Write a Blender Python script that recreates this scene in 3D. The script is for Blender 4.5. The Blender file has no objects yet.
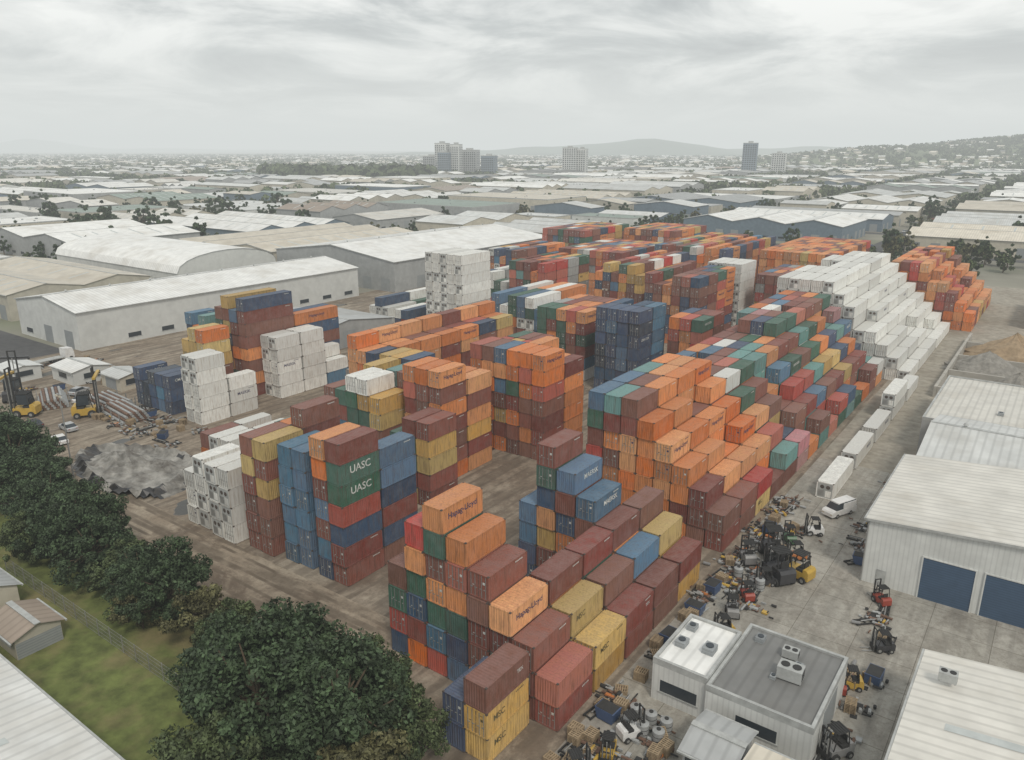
import bpy, math, random
import numpy as np
from mathutils import Vector, Matrix
random.seed(7); rng=np.random.default_rng(11)
sc=bpy.context.scene
col=sc.collection
H0=50.0
# ------------------------------------------------------------ helpers
class MB:
    def __init__(s): s.v=[];s.f=[];s.m=[]
    def face(s,pts,m=0):
        n=len(s.v); s.v+= [tuple(p) for p in pts]; s.f.append(tuple(range(n,n+len(pts)))); s.m.append(m)
    def box(s,x0,y0,z0,x1,y1,z1,m=0):
        if x0>x1:x0,x1=x1,x0
        if y0>y1:y0,y1=y1,y0
        if z0>z1:z0,z1=z1,z0
        n=len(s.v)
        s.v+=[(x0,y0,z0),(x1,y0,z0),(x1,y1,z0),(x0,y1,z0),(x0,y0,z1),(x1,y0,z1),(x1,y1,z1),(x0,y1,z1)]
        for q in [(0,3,2,1),(4,5,6,7),(0,1,5,4),(1,2,6,5),(2,3,7,6),(3,0,4,7)]:
            s.f.append(tuple(n+i for i in q)); s.m.append(m)
    def prism(s,prof,a0,a1,axis='x',m=0):
        k=len(prof); n=len(s.v)
        for a in (a0,a1):
            for p,q in prof:
                s.v.append((a,p,q) if axis=='x' else (p,a,q))
        for i in range(k):
            j=(i+1)%k
            s.f.append((n+i,n+j,n+k+j,n+k+i)); s.m.append(m)
        s.f.append(tuple(n+i for i in range(k))[::-1]); s.m.append(m)
        s.f.append(tuple(n+k+i for i in range(k))); s.m.append(m)
    def cyl(s,c,r,h,axis='z',n=12,m=0,r2=None):
        if r2 is None:r2=r
        b=len(s.v)
        for t,rr in ((0,r),(h,r2)):
            for i in range(n):
                a=2*math.pi*i/n; p,q=rr*math.cos(a),rr*math.sin(a)
                if axis=='z': s.v.append((c[0]+p,c[1]+q,c[2]+t))
                elif axis=='x': s.v.append((c[0]+t,c[1]+p,c[2]+q))
                else: s.v.append((c[0]+p,c[1]+t,c[2]+q))
        for i in range(n):
            j=(i+1)%n; s.f.append((b+i,b+j,b+n+j,b+n+i)); s.m.append(m)
        s.f.append(tuple(b+i for i in range(n))[::-1]); s.m.append(m)
        s.f.append(tuple(b+n+i for i in range(n))); s.m.append(m)
    def mesh(s,name,mats):
        me=bpy.data.meshes.new(name); me.from_pydata(s.v,[],s.f)
        for x in mats: me.materials.append(x)
        me.polygons.foreach_set('material_index',s.m); me.update()
        return me
    def obj(s,name,mats,loc=(0,0,0),rz=0):
        return put(name,s.mesh(name,mats),loc,rz)
def put(name,me,loc=(0,0,0),rz=0,sc_=None):
    o=bpy.data.objects.new(name,me); o.location=loc; o.rotation_euler=(0,0,rz)
    if sc_: o.scale=sc_
    col.objects.link(o); return o
CP,SP=math.cos(math.radians(36)),math.sin(math.radians(36))
def RF(x,y): return (CP*x+SP*y, -SP*x+CP*y)
def XY(R,F): return (CP*R-SP*F, SP*R+CP*F)

def nd(t,typ,**k):
    n=t.nodes.new(typ)
    for a,b in k.items(): setattr(n,a,b)
    return n
def ramp(t,src,stops):
    r=nd(t,'ShaderNodeValToRGB'); e=r.color_ramp.elements
    while len(e)<len(stops): e.new(0.5)
    for i,(p,c) in enumerate(stops):
        e[i].position=p; e[i].color=(c,c,c,1) if not hasattr(c,'__len__') else (*c,1)
    t.links.new(src,r.inputs[0]); return r.outputs[0]
def mixc(t,fac,a,b,mode='MIX'):
    m=nd(t,'ShaderNodeMix',data_type='RGBA',blend_type=mode)
    if isinstance(fac,(int,float)): m.inputs[0].default_value=fac
    else: t.links.new(fac,m.inputs[0])
    for s,x in ((6,a),(7,b)):
        if hasattr(x,'__len__'): m.inputs[s].default_value=(*x[:3],1)
        else: t.links.new(x,m.inputs[s])
    return m.outputs[2]
def noise(t,vec,scale,detail=4,rough=.6,dist=0):
    n=nd(t,'ShaderNodeTexNoise'); n.inputs['Scale'].default_value=scale; n.inputs['Detail'].default_value=detail
    n.inputs['Roughness'].default_value=rough; n.inputs['Distortion'].default_value=dist
    t.links.new(vec,n.inputs['Vector']); return n.outputs[0]
def mapping(t,vec,scale,rot=0):
    m=nd(t,'ShaderNodeMapping'); m.inputs['Scale'].default_value=scale; m.inputs['Rotation'].default_value=(0,0,rot); t.links.new(vec,m.inputs['Vector']); return m.outputs[0]
def mat(name,c,rough=.7,amt=.15,ns=1.0,stain=.25,ss=.08,stripe=None,metal=0,bump=0,stcol=None,rnd=0,world=False):
    m=bpy.data.materials.new(name); m.use_nodes=True; t=m.node_tree
    b=t.nodes['Principled BSDF']; b.inputs['Roughness'].default_value=rough; b.inputs['Metallic'].default_value=metal
    tc=nd(t,'ShaderNodeTexCoord'); vec=tc.outputs['Object']
    if world:
        g=nd(t,'ShaderNodeNewGeometry'); vec=g.outputs['Position']
    lo=[x*(1-amt) for x in c]; hi=[min(1,x*(1+amt)) for x in c]
    n1=noise(t,vec,ns,3)
    cc=mixc(t,ramp(t,n1,[(.3,0),(.7,1)]),lo,hi)
    if stain:
        n2=noise(t,vec,ss,4,.65)
        sc2=stcol or [x*.55 for x in c]
        f=ramp(t,n2,[(.48,0),(.68,stain)])
        cc=mixc(t,f,cc,sc2)
    if stripe:
        ax,per,st=stripe
        w=nd(t,'ShaderNodeTexWave',wave_type='BANDS',bands_direction=ax); w.inputs['Scale'].default_value=.314/per
        t.links.new(vec,w.inputs['Vector'])
        cc=mixc(t,ramp(t,w.outputs[0],[(.0,st),(.35,0)]),cc,[x*.6 for x in c])
    if rnd:
        oi=nd(t,'ShaderNodeObjectInfo'); h=nd(t,'ShaderNodeHueSaturation')
        mr=nd(t,'ShaderNodeMapRange'); mr.inputs[3].default_value=1-rnd; mr.inputs[4].default_value=1+rnd
        t.links.new(oi.outputs['Random'],mr.inputs[0]); t.links.new(mr.outputs[0],h.inputs['Value']); t.links.new(cc,h.inputs['Color']); cc=h.outputs[0]
    t.links.new(cc,b.inputs['Base Color'])
    if bump:
        bp=nd(t,'ShaderNodeBump'); bp.inputs['Strength'].default_value=bump; bp.inputs['Distance'].default_value=.1
        t.links.new(noise(t,vec,ns*4,3),bp.inputs['Height']); t.links.new(bp.outputs[0],b.inputs['Normal'])
    return m
def paint(name,c,fade=.2,rust=.65):
    m=bpy.data.materials.new(name); m.use_nodes=True; t=m.node_tree
    b=t.nodes['Principled BSDF']; b.inputs['Roughness'].default_value=.6
    tc=nd(t,'ShaderNodeTexCoord'); oi=nd(t,'ShaderNodeObjectInfo')
    mul=nd(t,'ShaderNodeMath',operation='MULTIPLY'); t.links.new(oi.outputs['Random'],mul.inputs[0]); mul.inputs[1].default_value=90
    ad=nd(t,'ShaderNodeVectorMath',operation='ADD'); t.links.new(tc.outputs['Object'],ad.inputs[0]); t.links.new(mul.outputs[0],ad.inputs[1])
    v=ad.outputs[0]
    h=nd(t,'ShaderNodeHueSaturation'); h.inputs['Color'].default_value=(*c,1)
    mr=nd(t,'ShaderNodeMapRange'); mr.inputs[3].default_value=.70; mr.inputs[4].default_value=1.2
    t.links.new(oi.outputs['Random'],mr.inputs[0]); t.links.new(mr.outputs[0],h.inputs['Value'])
    fr=nd(t,'ShaderNodeMath',operation='FRACT'); t.links.new(mul.outputs[0],fr.inputs[0])
    m2=nd(t,'ShaderNodeMapRange'); m2.inputs[3].default_value=.490; m2.inputs[4].default_value=.518
    t.links.new(fr.outputs[0],m2.inputs[0]); t.links.new(m2.outputs[0],h.inputs['Hue'])
    m3=nd(t,'ShaderNodeMapRange'); m3.inputs[3].default_value=1.04; m3.inputs[4].default_value=.80
    t.links.new(fr.outputs[0],m3.inputs[0]); t.links.new(m3.outputs[0],h.inputs['Saturation'])
    cc=h.outputs[0]
    gr=[.6*x+.4*.33 for x in c]
    cc=mixc(t,ramp(t,noise(t,v,.7,3,.7),[(.35,0),(.72,fade*2.6)]),cc,gr)
    st=noise(t,mapping(t,v,(3.5,3.5,.35)),1.2,4,.7)
    cc=mixc(t,ramp(t,st,[(.48,0),(.72,rust)]),cc,(.10,.055,.035) if sum(c)<1.6 else (.36,.29,.22))
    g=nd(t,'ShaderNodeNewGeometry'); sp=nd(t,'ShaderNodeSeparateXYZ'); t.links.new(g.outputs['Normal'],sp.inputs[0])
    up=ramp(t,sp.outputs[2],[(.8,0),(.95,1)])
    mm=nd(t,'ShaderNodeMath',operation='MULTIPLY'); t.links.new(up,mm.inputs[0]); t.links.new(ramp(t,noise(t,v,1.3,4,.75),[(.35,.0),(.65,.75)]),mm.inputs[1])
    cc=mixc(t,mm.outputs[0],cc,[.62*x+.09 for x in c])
    t.links.new(cc,b.inputs['Base Color'])
    return m
# ------------------------------------------------------------ world & light
w=bpy.data.worlds.new("World"); sc.world=w; w.use_nodes=True; t=w.node_tree
bg=t.nodes['Background']
sky=nd(t,'ShaderNodeTexSky',sky_type='NISHITA'); sky.sun_disc=False
SE=math.radians(50)
sky.sun_elevation=SE; sky.dust_density=4; sky.sun_rotation=math.atan2(.80,-.60)
tc=nd(t,'ShaderNodeTexCoord'); sx=nd(t,'ShaderNodeSeparateXYZ'); t.links.new(tc.outputs['Generated'],sx.inputs[0])
zz=nd(t,'ShaderNodeMath',operation='MAXIMUM'); t.links.new(sx.outputs[2],zz.inputs[0]); zz.inputs[1].default_value=0
za=nd(t,'ShaderNodeMath',operation='ADD'); t.links.new(zz.outputs[0],za.inputs[0]); za.inputs[1].default_value=.18
dv=nd(t,'ShaderNodeVectorMath',operation='DIVIDE'); t.links.new(tc.outputs['Generated'],dv.inputs[0])
cb=nd(t,'ShaderNodeCombineXYZ')
for i in range(3): t.links.new(za.outputs[0],cb.inputs[i])
t.links.new(cb.outputs[0],dv.inputs[1])
pv=mapping(t,dv.outputs[0],(1.0,1.0,.2),math.radians(-36))
cn=noise(t,pv,1.15,6,.58,.5)
cloud=ramp(t,cn,[(.36,(.42,.445,.455)),(.46,(.58,.61,.61)),(.54,(.82,.84,.825)),(.64,(1.05,1.06,1.03))])
hz=ramp(t,sx.outputs[2],[(.0,1.0),(.06,.6),(.15,0.0)])
cloud=mixc(t,hz,cloud,(.84,.86,.835))
skm=nd(t,'ShaderNodeVectorMath',operation='SCALE'); t.links.new(sky.outputs[0],skm.inputs[0]); skm.inputs['Scale'].default_value=.08
fin=mixc(t,.95,skm.outputs[0],cloud)
t.links.new(fin,bg.inputs[0]); bg.inputs[1].default_value=1.0
su=bpy.data.lights.new("sun",'SUN'); su.energy=1.5; su.angle=math.radians(12); su.color=(1,.93,.82)
so=bpy.data.objects.new("sun",su); col.objects.link(so)
d=Vector((math.cos(SE)*.80,math.cos(SE)*-.60,math.sin(SE)))
so.rotation_euler=d.to_track_quat('Z','Y').to_euler(); so.location=(0,0,200)
# ------------------------------------------------------------ materials
M={}
CC={'o':(.70,.225,.045),'b':(.24,.068,.044),'r':(.48,.075,.045),'n':(.04,.085,.165),'l':(.075,.185,.30),'g':(.04,.13,.085),
    'y':(.58,.365,.095),'w':(.80,.80,.76),'t':(.13,.30,.28),'p':(.50,.22,.23),'k':(.34,.35,.34),'d':(.03,.05,.08)}
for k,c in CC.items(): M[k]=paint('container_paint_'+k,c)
cast=mat('corner_casting',(.10,.08,.07),.6,.3,2,0)
txw=mat('lettering_white',(.62,.63,.60),.6,.3,2,0); txn=mat('lettering_navy',(.06,.055,.12),.6,.3,2,0); txk=mat('lettering_black',(.12,.10,.05),.6,.3,2,0)
dark=mat('dark_rubber',(.035,.035,.035),.8,.2,2,0)
glass=mat('glass',(.04,.05,.06),.15,.1,1,0)
steel=mat('steel',(.35,.35,.34),.5,.25,1,.3,.5,metal=.4)
greyp=mat('grey_panel',(.42,.43,.42),.6,.2,1,.3,.6)
# ------------------------------------------------------------ container meshes
def text_geo(s):
    c=bpy.data.curves.new('t','FONT'); c.body=s; c.resolution_u=3; c.align_x='CENTER'; c.offset=.012
    o=bpy.data.objects.new('t',c); col.objects.link(o)
    bpy.context.view_layer.update()
    me=bpy.data.meshes.new_from_object(o)
    v=[(p.co.x,p.co.y) for p in me.vertices]; f=[tuple(p.vertices) for p in me.polygons]
    bpy.data.objects.remove(o); bpy.data.meshes.remove(me)
    return v,f
def container(L,key,text=None,tm=None,tsize=1.1,reefer=False,side_off=0):
    b=MB(); W=2.438; H=2.59; hx=W/2; hy=L/2; pr=.15
    for sx_ in (-1,1):
        for sy in (-1,1):
            b.box(sx_*hx,sy*hy,.12,sx_*(hx-pr),sy*(hy-pr),H-.12,0)
            for z in (0,H-.12):
                b.box(sx_*(hx+.004),sy*(hy+.004),z,sx_*(hx-.178),sy*(hy-.17),z+.12,1)
        b.box(sx_*(hx-.01),-hy+.17,.02,sx_*(hx-.12),hy-.17,.18,0)
        b.box(sx_*(hx-.01),-hy+.17,H-.14,sx_*(hx-.10),hy-.17,H-.02,0)
    for sy in (-1,1):
        b.box(-hx+.178,sy*(hy-.01),.02,hx-.178,sy*(hy-.13),.17,0)
        b.box(-hx+.178,sy*(hy-.01),H-.15,hx-.178,sy*(hy-.13),H-.02,0)
    def corr(p0,p1,fn,z0,z1,per,dep):
        n=max(1,round((p1-p0)/per)); per=(p1-p0)/n; pts=[]
        for i in range(n):
            a=p0+i*per
            pts+=[(a,0),(a+per*.25,0),(a+per*.5,dep),(a+per*.75,dep)]
        pts.append((p1,0))
        for (a,da),(c,dc) in zip(pts[:-1],pts[1:]):
            b.face(fn(a,da,z0,c,dc,z1),0)
    per=.28 if not reefer else .55; dep=.055 if not reefer else .012
    corr(-hy+pr,hy-pr,lambda a,da,z0,c,dc,z1:[(hx-.02-da,a,z0),(hx-.02-dc,c,z0),(hx-.02-dc,c,z1),(hx-.02-da,a,z1)],.18,H-.14,per,dep)
    corr(-hy+pr,hy-pr,lambda a,da,z0,c,dc,z1:[(-hx+.02+dc,c,z0),(-hx+.02+da,a,z0),(-hx+.02+da,a,z1),(-hx+.02+dc,c,z1)],.18,H-.14,per,dep)
    corr(-hy+.13,hy-.13,lambda a,da,z0,c,dc,z1:[(-hx+.1,a,H-.03-da*.6),(hx-.1,a,H-.03-da*.6),(hx-.1,c,H-.03-dc*.6),(-hx+.1,c,H-.03-dc*.6)],0,0,per*1.2,dep)
    b.face([(-hx+.1,-hy+.1,.1),(-hx+.1,hy-.1,.1),(hx-.1,hy-.1,.1),(hx-.1,-hy+.1,.1)],1)
    y=-hy+.06
    b.face([(-hx+pr,y,.17),(hx-pr,y,.17),(hx-pr,y,H-.15),(-hx+pr,y,H-.15)],0)
    b.box(-.03,y-.01,.17,.03,y+.02,H-.15,1)
    for x in (-.85,-.38,.38,.85):
        b.box(x-.025,y-.045,.10,x+.025,y-.004,H-.08,3)
        b.box(x-.06,y-.05,1.0,x+.24 if x<0 else x-.24,y-.005,1.06,3)
    for z in (.75,1.3,1.9): b.box(-hx+pr,y-.02,z,hx-pr,y-.003,z+.04,0)
    b.box(.5,y-.008,1.55,.75,y-.002,1.8,2); b.box(-.7,y-.008,1.2,-.5,y-.002,1.32,2)
    if reefer:
        y=hy-.02
        b.face([(-hx+pr,y,.17),(-hx+pr,y,H-.15),(hx-pr,y,H-.15),(hx-pr,y,.17)],4)
        b.box(-.85,y+.002,1.5,.85,y+.015,2.2,4); b.cyl((-.42,y+.006,1.85),.3,.02,'y',14,1); b.cyl((.42,y+.006,1.85),.3,.02,'y',14,1)
        b.box(-.9,y+.003,.3,-.1,y+.018,1.3,0); b.box(.1,y+.003,.35,.9,y+.018,1.3,3)
    else:
        corr(-hx+pr,hx-pr,lambda a,da,z0,c,dc,z1:[(c,hy-.02-dc,z0),(a,hy-.02-da,z0),(a,hy-.02-da,z1),(c,hy-.02-dc,z1)],.17,H-.15,.28,.045)
    if text:
        v,f=text_geo(text)
        wd=max(p[0] for p in v)-min(p[0] for p in v); s=min(tsize,(L-1.0)/wd)
        for sgn in (1,-1):
            n=len(b.v)
            for p in v: b.v.append((sgn*(hx-.012),sgn*(p[0]*s+side_off),1.35+(p[1]-.3)*s+.2))
            for q in f: b.f.append(tuple(n+i for i in q)); b.m.append(2)
        n=len(b.v); s2=s*.22
        for p in v: b.v.append((p[0]*s2+.6,-hy+.052,2.05+p[1]*s2))
        for q in f: b.f.append(tuple(n+i for i in q)); b.m.append(2)
    for k in range(6): b.box(hx-.018,hy-1.9+k*.2,2.15,hx-.010,hy-1.78+k*.2,2.28,2)
    return b.mesh('shipping_container_mesh',[M[key],cast,tm or txw,steel,greyp])
CM={}
TX={'O':('o','Hapag-Lloyd',txn,.85),'G':('g','UASC',txw,1.3),'N':('l','MAERSK',txw,.85),'Y':('y','MSC',txk,.85),'R':('r','HAMBURG SUD',txw,.6),
    'W':('w','MAERSK',txn,.8),'B':('b','TEX',txw,.5),'E':('g','EVERGREEN',txw,.65),'C':('n','CMA CGM',txw,.75)}
for L in (6.058,12.19):
    for k in CC: CM[k,L]=container(L,k,reefer=(k=='w' ))
    for k,(c,s,m_,z) in TX.items():
        off={'B':1.7,'Y':-1.3,'N':.5}.get(k,0)
        CM[k,L]=container(L,c,s,m_,z,reefer=(k=='W'),side_off=off if L<7 else (0 if k in 'O' else 2.5))
NC=0
def place(key,x,y,lev,L=6.058,flip=None):
    global NC
    f=random.random()<.5 if flip is None else flip
    nm='refrigerated_container' if key in 'wW' else 'shipping_container'
    put(nm,CM[key,L],(x-1.219+random.uniform(-.06,.06),y+L/2+random.uniform(-.12,.12),.03+lev*2.592),(math.pi if f else 0)+random.uniform(-.006,.006))
    NC+=1
PAL={'mix':'ooooOObbbbbbbBrrRnnlNgGEyYwtk','orange':'oooooooOOObbry','far':'bbbbbbrroooOOnlgyywk','white':'wwwwwwwW','dark':'bbbbbrrnnngboO',
     'blue':'nnndlC','field':'bbbbbbbBrrooooOggEtltnnNpYyww','low':'wwkkgrbnt','whitecol':'wwwwwbogl'}
def block(x,y,hts,pal='mix',L=6.058,pitch=2.58,gap=.28,spec=None,run=.35):
    nb=len(hts)
    last=None
    for j in range(nb):
        for i in range(len(hts[j])):
            h=hts[j][i]
            def hh(jj,ii):
                if jj<0 or jj>=nb or ii<0 or ii>=len(hts[jj]): return 0
                return hts[jj][ii]
            mn=min(hh(j-1,i),hh(j+1,i),hh(j,i-1),hh(j,i+1))
            s=(spec or {}).get((j,i))
            for l in range(h):
                if s and l<len(s): k=s[l]
                else:
                    if last and random.random()<run: k=last
                    else: k=random.choice(PAL[pal])
                    last=k
                if l<mn-1 and l<h-1: continue
                place(k,x-i*pitch,y+j*(L+gap),l,L)
# --- block P (foreground)
block(-32.7,41.6,[[3,2]],spec={(0,0):'YYB',(0,1):'nn'})
block(-30,48.2,[[2,3,4,5,6,7,6,4],[2,3,4],[2,3,4],[2,3,4,5,6,7,4],[2,3,4]],spec={
 (0,0):'br',(0,1):'bbb',(0,2):'bgbO',(0,3):'obbbb',(0,4):'lngoro',(0,5):'rlgobgO',(0,6):'obngor',(0,7):'nrgb',
 (1,0):'yY',(1,1):'byY',(1,2):'bbob',(2,0):'bB',(2,1):'obb',(2,2):'bbgb',
 (3,0):'bb',(3,1):'bbl',(3,2):'nbob',(3,3):'bobbN',(3,4):'gbonbN',(3,5):'lbyongb',(3,6):'nnll',
 (4,0):'yb',(4,1):'byy',(4,2):'bbbb'},L=6.058,gap=.3)
# --- field Q
hq=[]
for j in range(15):
    top=7 if j<4 else (6 if j<9 else 7)
    n=8 if j<4 else 9
    hq.append([max(1,min(top,2+i)-(1 if random.random()<.10 else 0)) for i in range(n)])
spq={}
for j in range(4):
    for i in range(8): spq[(j,i)]=''.join(random.choice('oooOooobor') for _ in range(7)) if i>0 else 'bb'
spq[(0,7)]='bobrbgl'; spq[(0,6)]='orobobt'; spq[(1,7)]='bobrbbl'; spq[(2,0)]='Yr'; spq[(3,0)]='bo'; spq[(2,7)]='obbrgbt'
block(-30.2,87.6,hq,'field',spec=spq,run=.15)
block(-25,184,[[max(1,min(8,1+i)-(random.random()<.12)) for i in range(12)] for j in range(5)],'white',L=12.19,gap=.3)
block(-20,249,[[max(2,min(7,2+i)-(random.random()<.15)) for i in range(9)] for j in range(8)],'orange',spec={})
block(-22.8,112,[[1],[1],[1],[2],[1]],'white',L=12.19,gap=2.2)
# --- left cluster front
block(-63,53.6,[[7,7],[6,5]],spec={(0,0):'bbnrGGb',(0,1):'nlblboo',(1,0):'bnbnll'},run=.2)
block(-69.5,53.8,[[6,6],[5,5]],spec={(0,0):'llllll',(0,1):'lllNll',(1,0):'lllll',(1,1):'nllnl'})
block(-76,53,[[6,6],[7,6]],spec={(0,0):'bbbyby',(0,1):'bbbbyb',(1,0):'bbybobb'})
block(-82.8,52,[[4,4],[4,3]],'white')
block(-89,52.5,[[4,3],[3,3]],'white')
# --- behind left cluster
block(-104,66,[[2,2,2],[2,1,2]],'whitecol')
block(-92,72,[[3,2,3,2],[2,2,3,2],[3,2,2,2],[2,2,2,1],[2,2,2,2]],'low')
block(-127,76,[[5,5],[3]],'white')
block(-137,76,[[3,3,3,2,3]],'blue')
block(-136,83.5,[[6,6,5]],'orange',spec={(0,0):'yobyyo',(0,1):'nyoyyy',(0,2):'ybyyy'})
block(-134,92,[[8,7,8,7],[6,6,5,5]],'dark',L=12.19,spec={(0,0):'bobobbbn',(0,1):'bgbobbl',(0,2):'bgobnyby',(0,3):'bonbrgb'})
block(-148,92,[[6,5,6]],'mix')
block(-128.4,95,[[5,5],[5,5],[2,3]],'whitecol',spec={(0,0):'wwWww',(1,0):'wwwww',(0,1):'wwwww'})
block(-110,92,[[1,1]],'low',spec={(0,0):'r'})
block(-113,106,[[1,2,2],[2,1,2]],'low')
# --- centre-left
block(-69,75,[[5,5,4]],'mix',spec={(0,0):'bbyyb',(0,1):'ybGGb',(0,2):'bGGG'})
block(-73,82.3,[[7,7,7],[6,6,6]],'orange',spec={(0,0):'obbbobO',(0,1):'robnbbo',(0,2):'bboobro',(1,0):'obyobo'})
block(-82.5,79,[[5,6,6,5,5],[6,6,5,6,5],[5,5,6,6,6]],'mix',spec={(0,0):'bobyy',(0,1):'bGbGyw',(0,2):'wbGGEw',(0,3):'wwlbG'})
block(-65.5,99,[[7,7,7,7,7,7],[6,6,7,6,6,6]],'orange',spec={(0,0):'bbbbroO',(0,1):'bobboro',(0,2):'bbobgoo',(0,3):'obyblol',(0,4):'oboboob'})
block(-103,98,[[5,5,6]]*7,'orange',run=.5,spec={(0,0):'bbobn',(1,0):'obbbo',(3,0):'blobo',(5,0):'obobn'})
block(-84,118,[[5,5,5,4]]*2,'mix')
block(-69,139,[[7,7,7,7],[7,7,6,7]],'blue')
block(-60,150,[[6,6,6],[6,6,6]],'mix')
block(-84,143,[[6,6,6,6,6]]*3,'mix')
block(-100,150,[[5,6,6,6,5,6]]*2,'whitecol',L=12.19)
block(-128,154,[[9,9,9,9,9]],'white',L=12.19)
block(-122,184,[[7,6,7,7,7],[7,7,7,7,6],[7,7,7,7,6],[7,7,6,7,6]],'mix')
block(-76,186,[[7,7,7,6,6,7]]*4,'dark')
block(-76,216,[[7,7,7,7]]*1,'white',L=12.19)
block(-97,196,[[6,7,7,6,7,6]]*6,'far')
block(-62,218,[[6,6,6,6]]*4,'far')
block(-60,252,[[7]*9]*8,'orange',run=.5)
block(-92,246,[[7,6,7,6,7,7,7,6,7,7]]*8,'far',run=.6)
block(-125,236,[[6]*10]*6,'far',run=.6)
block(-155,220,[[5,6,6,5,6,6]]*5,'far')
block(-160,270,[[7]*8]*6,'far')
block(-140,190,[[4,4,5,5]]*3,'low')
block(-130,290,[[7]*9]*5,'far')
block(-152,158,[[2,2,1,2,3,2]]*3,'low',L=12.19)
# ------------------------------------------------------------ grounds
gm=mat('ground_mix',(.23,.22,.18),.95,.25,.02,.85,.006,stcol=(.12,.155,.07),world=True)
def sheet(name,x0,y0,x1,y1,z,m,n=1):
    b=MB()
    for i in range(n):
        for j in range(n):
            b.face([(x0+(x1-x0)*i/n,y0+(y1-y0)*j/n,z),(x0+(x1-x0)*(i+1)/n,y0+(y1-y0)*j/n,z),(x0+(x1-x0)*(i+1)/n,y0+(y1-y0)*(j+1)/n,z),(x0+(x1-x0)*i/n,y0+(y1-y0)*(j+1)/n,z)])
    return b.obj(name,[m])
b=MB(); gs=[-22000,-8000,-3000,-1200,-600,-300,-100,0,100,300,600,1200,3000,8000,22000]
for i in range(len(gs)-1):
    for j in range(len(gs)-1):
        b.face([(gs[i],gs[j],0),(gs[i+1],gs[j],0),(gs[i+1],gs[j+1],0),(gs[i],gs[j+1],0)])
b.obj('ground',[gm])
def yardmat(name,c1,c2,c3,track=.5,tdir='Y',tscale=1.0,wet=.5,joints=False,puddle=False):
    m=bpy.data.materials.new(name); m.use_nodes=True; t=m.node_tree; b=t.nodes['Principled BSDF']; b.inputs['Roughness'].default_value=.9
    g=nd(t,'ShaderNodeNewGeometry'); v=g.outputs['Position']
    cc=mixc(t,ramp(t,noise(t,v,.06,4,.65),[(.40,0),(.60,1)]),c1,c2)
    sd=(.5,1,1) if tdir=='Y' else (1,.55,1)
    dampn=noise(t,mapping(t,v,sd),.14,5,.68,.8)
    cc=mixc(t,ramp(t,dampn,[(.48,0),(.60,wet)]),cc,c3)
    cc=mixc(t,ramp(t,noise(t,mapping(t,v,sd),.45,4,.75),[(.50,0),(.68,.6)]),cc,[x*1.22 for x in c2])
    for sc_,dd,st in ((1.0,5,1.0),(.55,9,.9),(.31,14,.8)):
        wv=nd(t,'ShaderNodeTexWave',wave_type='BANDS',bands_direction=tdir); wv.inputs['Scale'].default_value=.16*sc_*tscale
        wv.inputs['Distortion'].default_value=dd; wv.inputs['Detail'].default_value=1; wv.inputs['Detail Scale'].default_value=.10; wv.inputs['Detail Roughness'].default_value=.4
        t.links.new(v,wv.inputs['Vector'])
        a=ramp(t,wv.outputs[0],[(.0,min(1,track*st)),(.10,track*st*.8),(.2,0)])
        mk=nd(t,'ShaderNodeMath',operation='MULTIPLY'); t.links.new(a,mk.inputs[0]); t.links.new(ramp(t,noise(t,v,.09*(1+sc_),2),[(.40,0),(.55,1)]),mk.inputs[1])
        cc=mixc(t,mk.outputs[0],cc,[x*.55 for x in c1])
    cc=mixc(t,ramp(t,noise(t,v,1.1,5,.85),[(.45,0),(.8,.75)]),cc,[x*.6 for x in c3])
    rough=ramp(t,dampn,[(.58,.92),(.68,.5)])
    if joints:
        br=nd(t,'ShaderNodeTexBrick'); br.inputs['Scale'].default_value=1; br.inputs['Brick Width'].default_value=6; br.inputs['Row Height'].default_value=4.5; br.inputs['Mortar Size'].default_value=.035
        br.offset=0; br.inputs['Color1'].default_value=(1,1,1,1); br.inputs['Color2'].default_value=(.88,.88,.87,1); br.inputs['Mortar'].default_value=(.5,.48,.45,1)
        t.links.new(v,br.inputs['Vector']); cc=mixc(t,1,cc,br.outputs[0],'MULTIPLY')
    if puddle:
        pn=noise(t,mapping(t,v,sd),.11,3,.5,.3); pf=ramp(t,pn,[(.645,0),(.66,1)])
        cc=mixc(t,pf,cc,(.055,.05,.042)); rough=mixc(t,pf,rough,(.06,.06,.06))
    t.links.new(cc,b.inputs['Base Color']); t.links.new(rough,b.inputs['Roughness'])
    bp=nd(t,'ShaderNodeBump'); bp.inputs['Strength'].default_value=.5; bp.inputs['Distance'].default_value=.15
    t.links.new(noise(t,mapping(t,v,sd),1.2,4),bp.inputs['Height'])
    if not puddle: t.links.new(bp.outputs[0],b.inputs['Normal'])
    return m
ym=yardmat('yard_surface',(.25,.20,.15),(.36,.31,.245),(.15,.115,.085),.65,'X',1,.7,puddle=True)
dm=yardmat('dirt_track',(.26,.205,.15),(.39,.33,.255),(.13,.095,.068),.95,'Y',1.0,.85,puddle=True)
cm=yardmat('concrete_apron_surface',(.37,.35,.31),(.43,.41,.365),(.21,.185,.155),.3,'X',1,.5,True)
asp=mat('asphalt',(.075,.075,.077),.9,.2,.5,.4,.05,stcol=(.13,.125,.12),world=True)
grass=mat('grass',(.13,.155,.045),.95,.4,.5,.85,.12,stcol=(.24,.20,.095),bump=.8,world=True)
sheet('container_yard_pavement',-205,38,-29,350,.02,ym,6)
sheet('dirt_road',-205,38.5,-47,52,.035,dm,4)
sheet('concrete_apron',-29,20,60,128,.025,cm,4)
sheet('gravel_yard',-29,128,70,340,.03,mat('gravel',(.33,.30,.25),.95,.25,.6,.6,.05,stcol=(.20,.17,.13),world=True),4)
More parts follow.
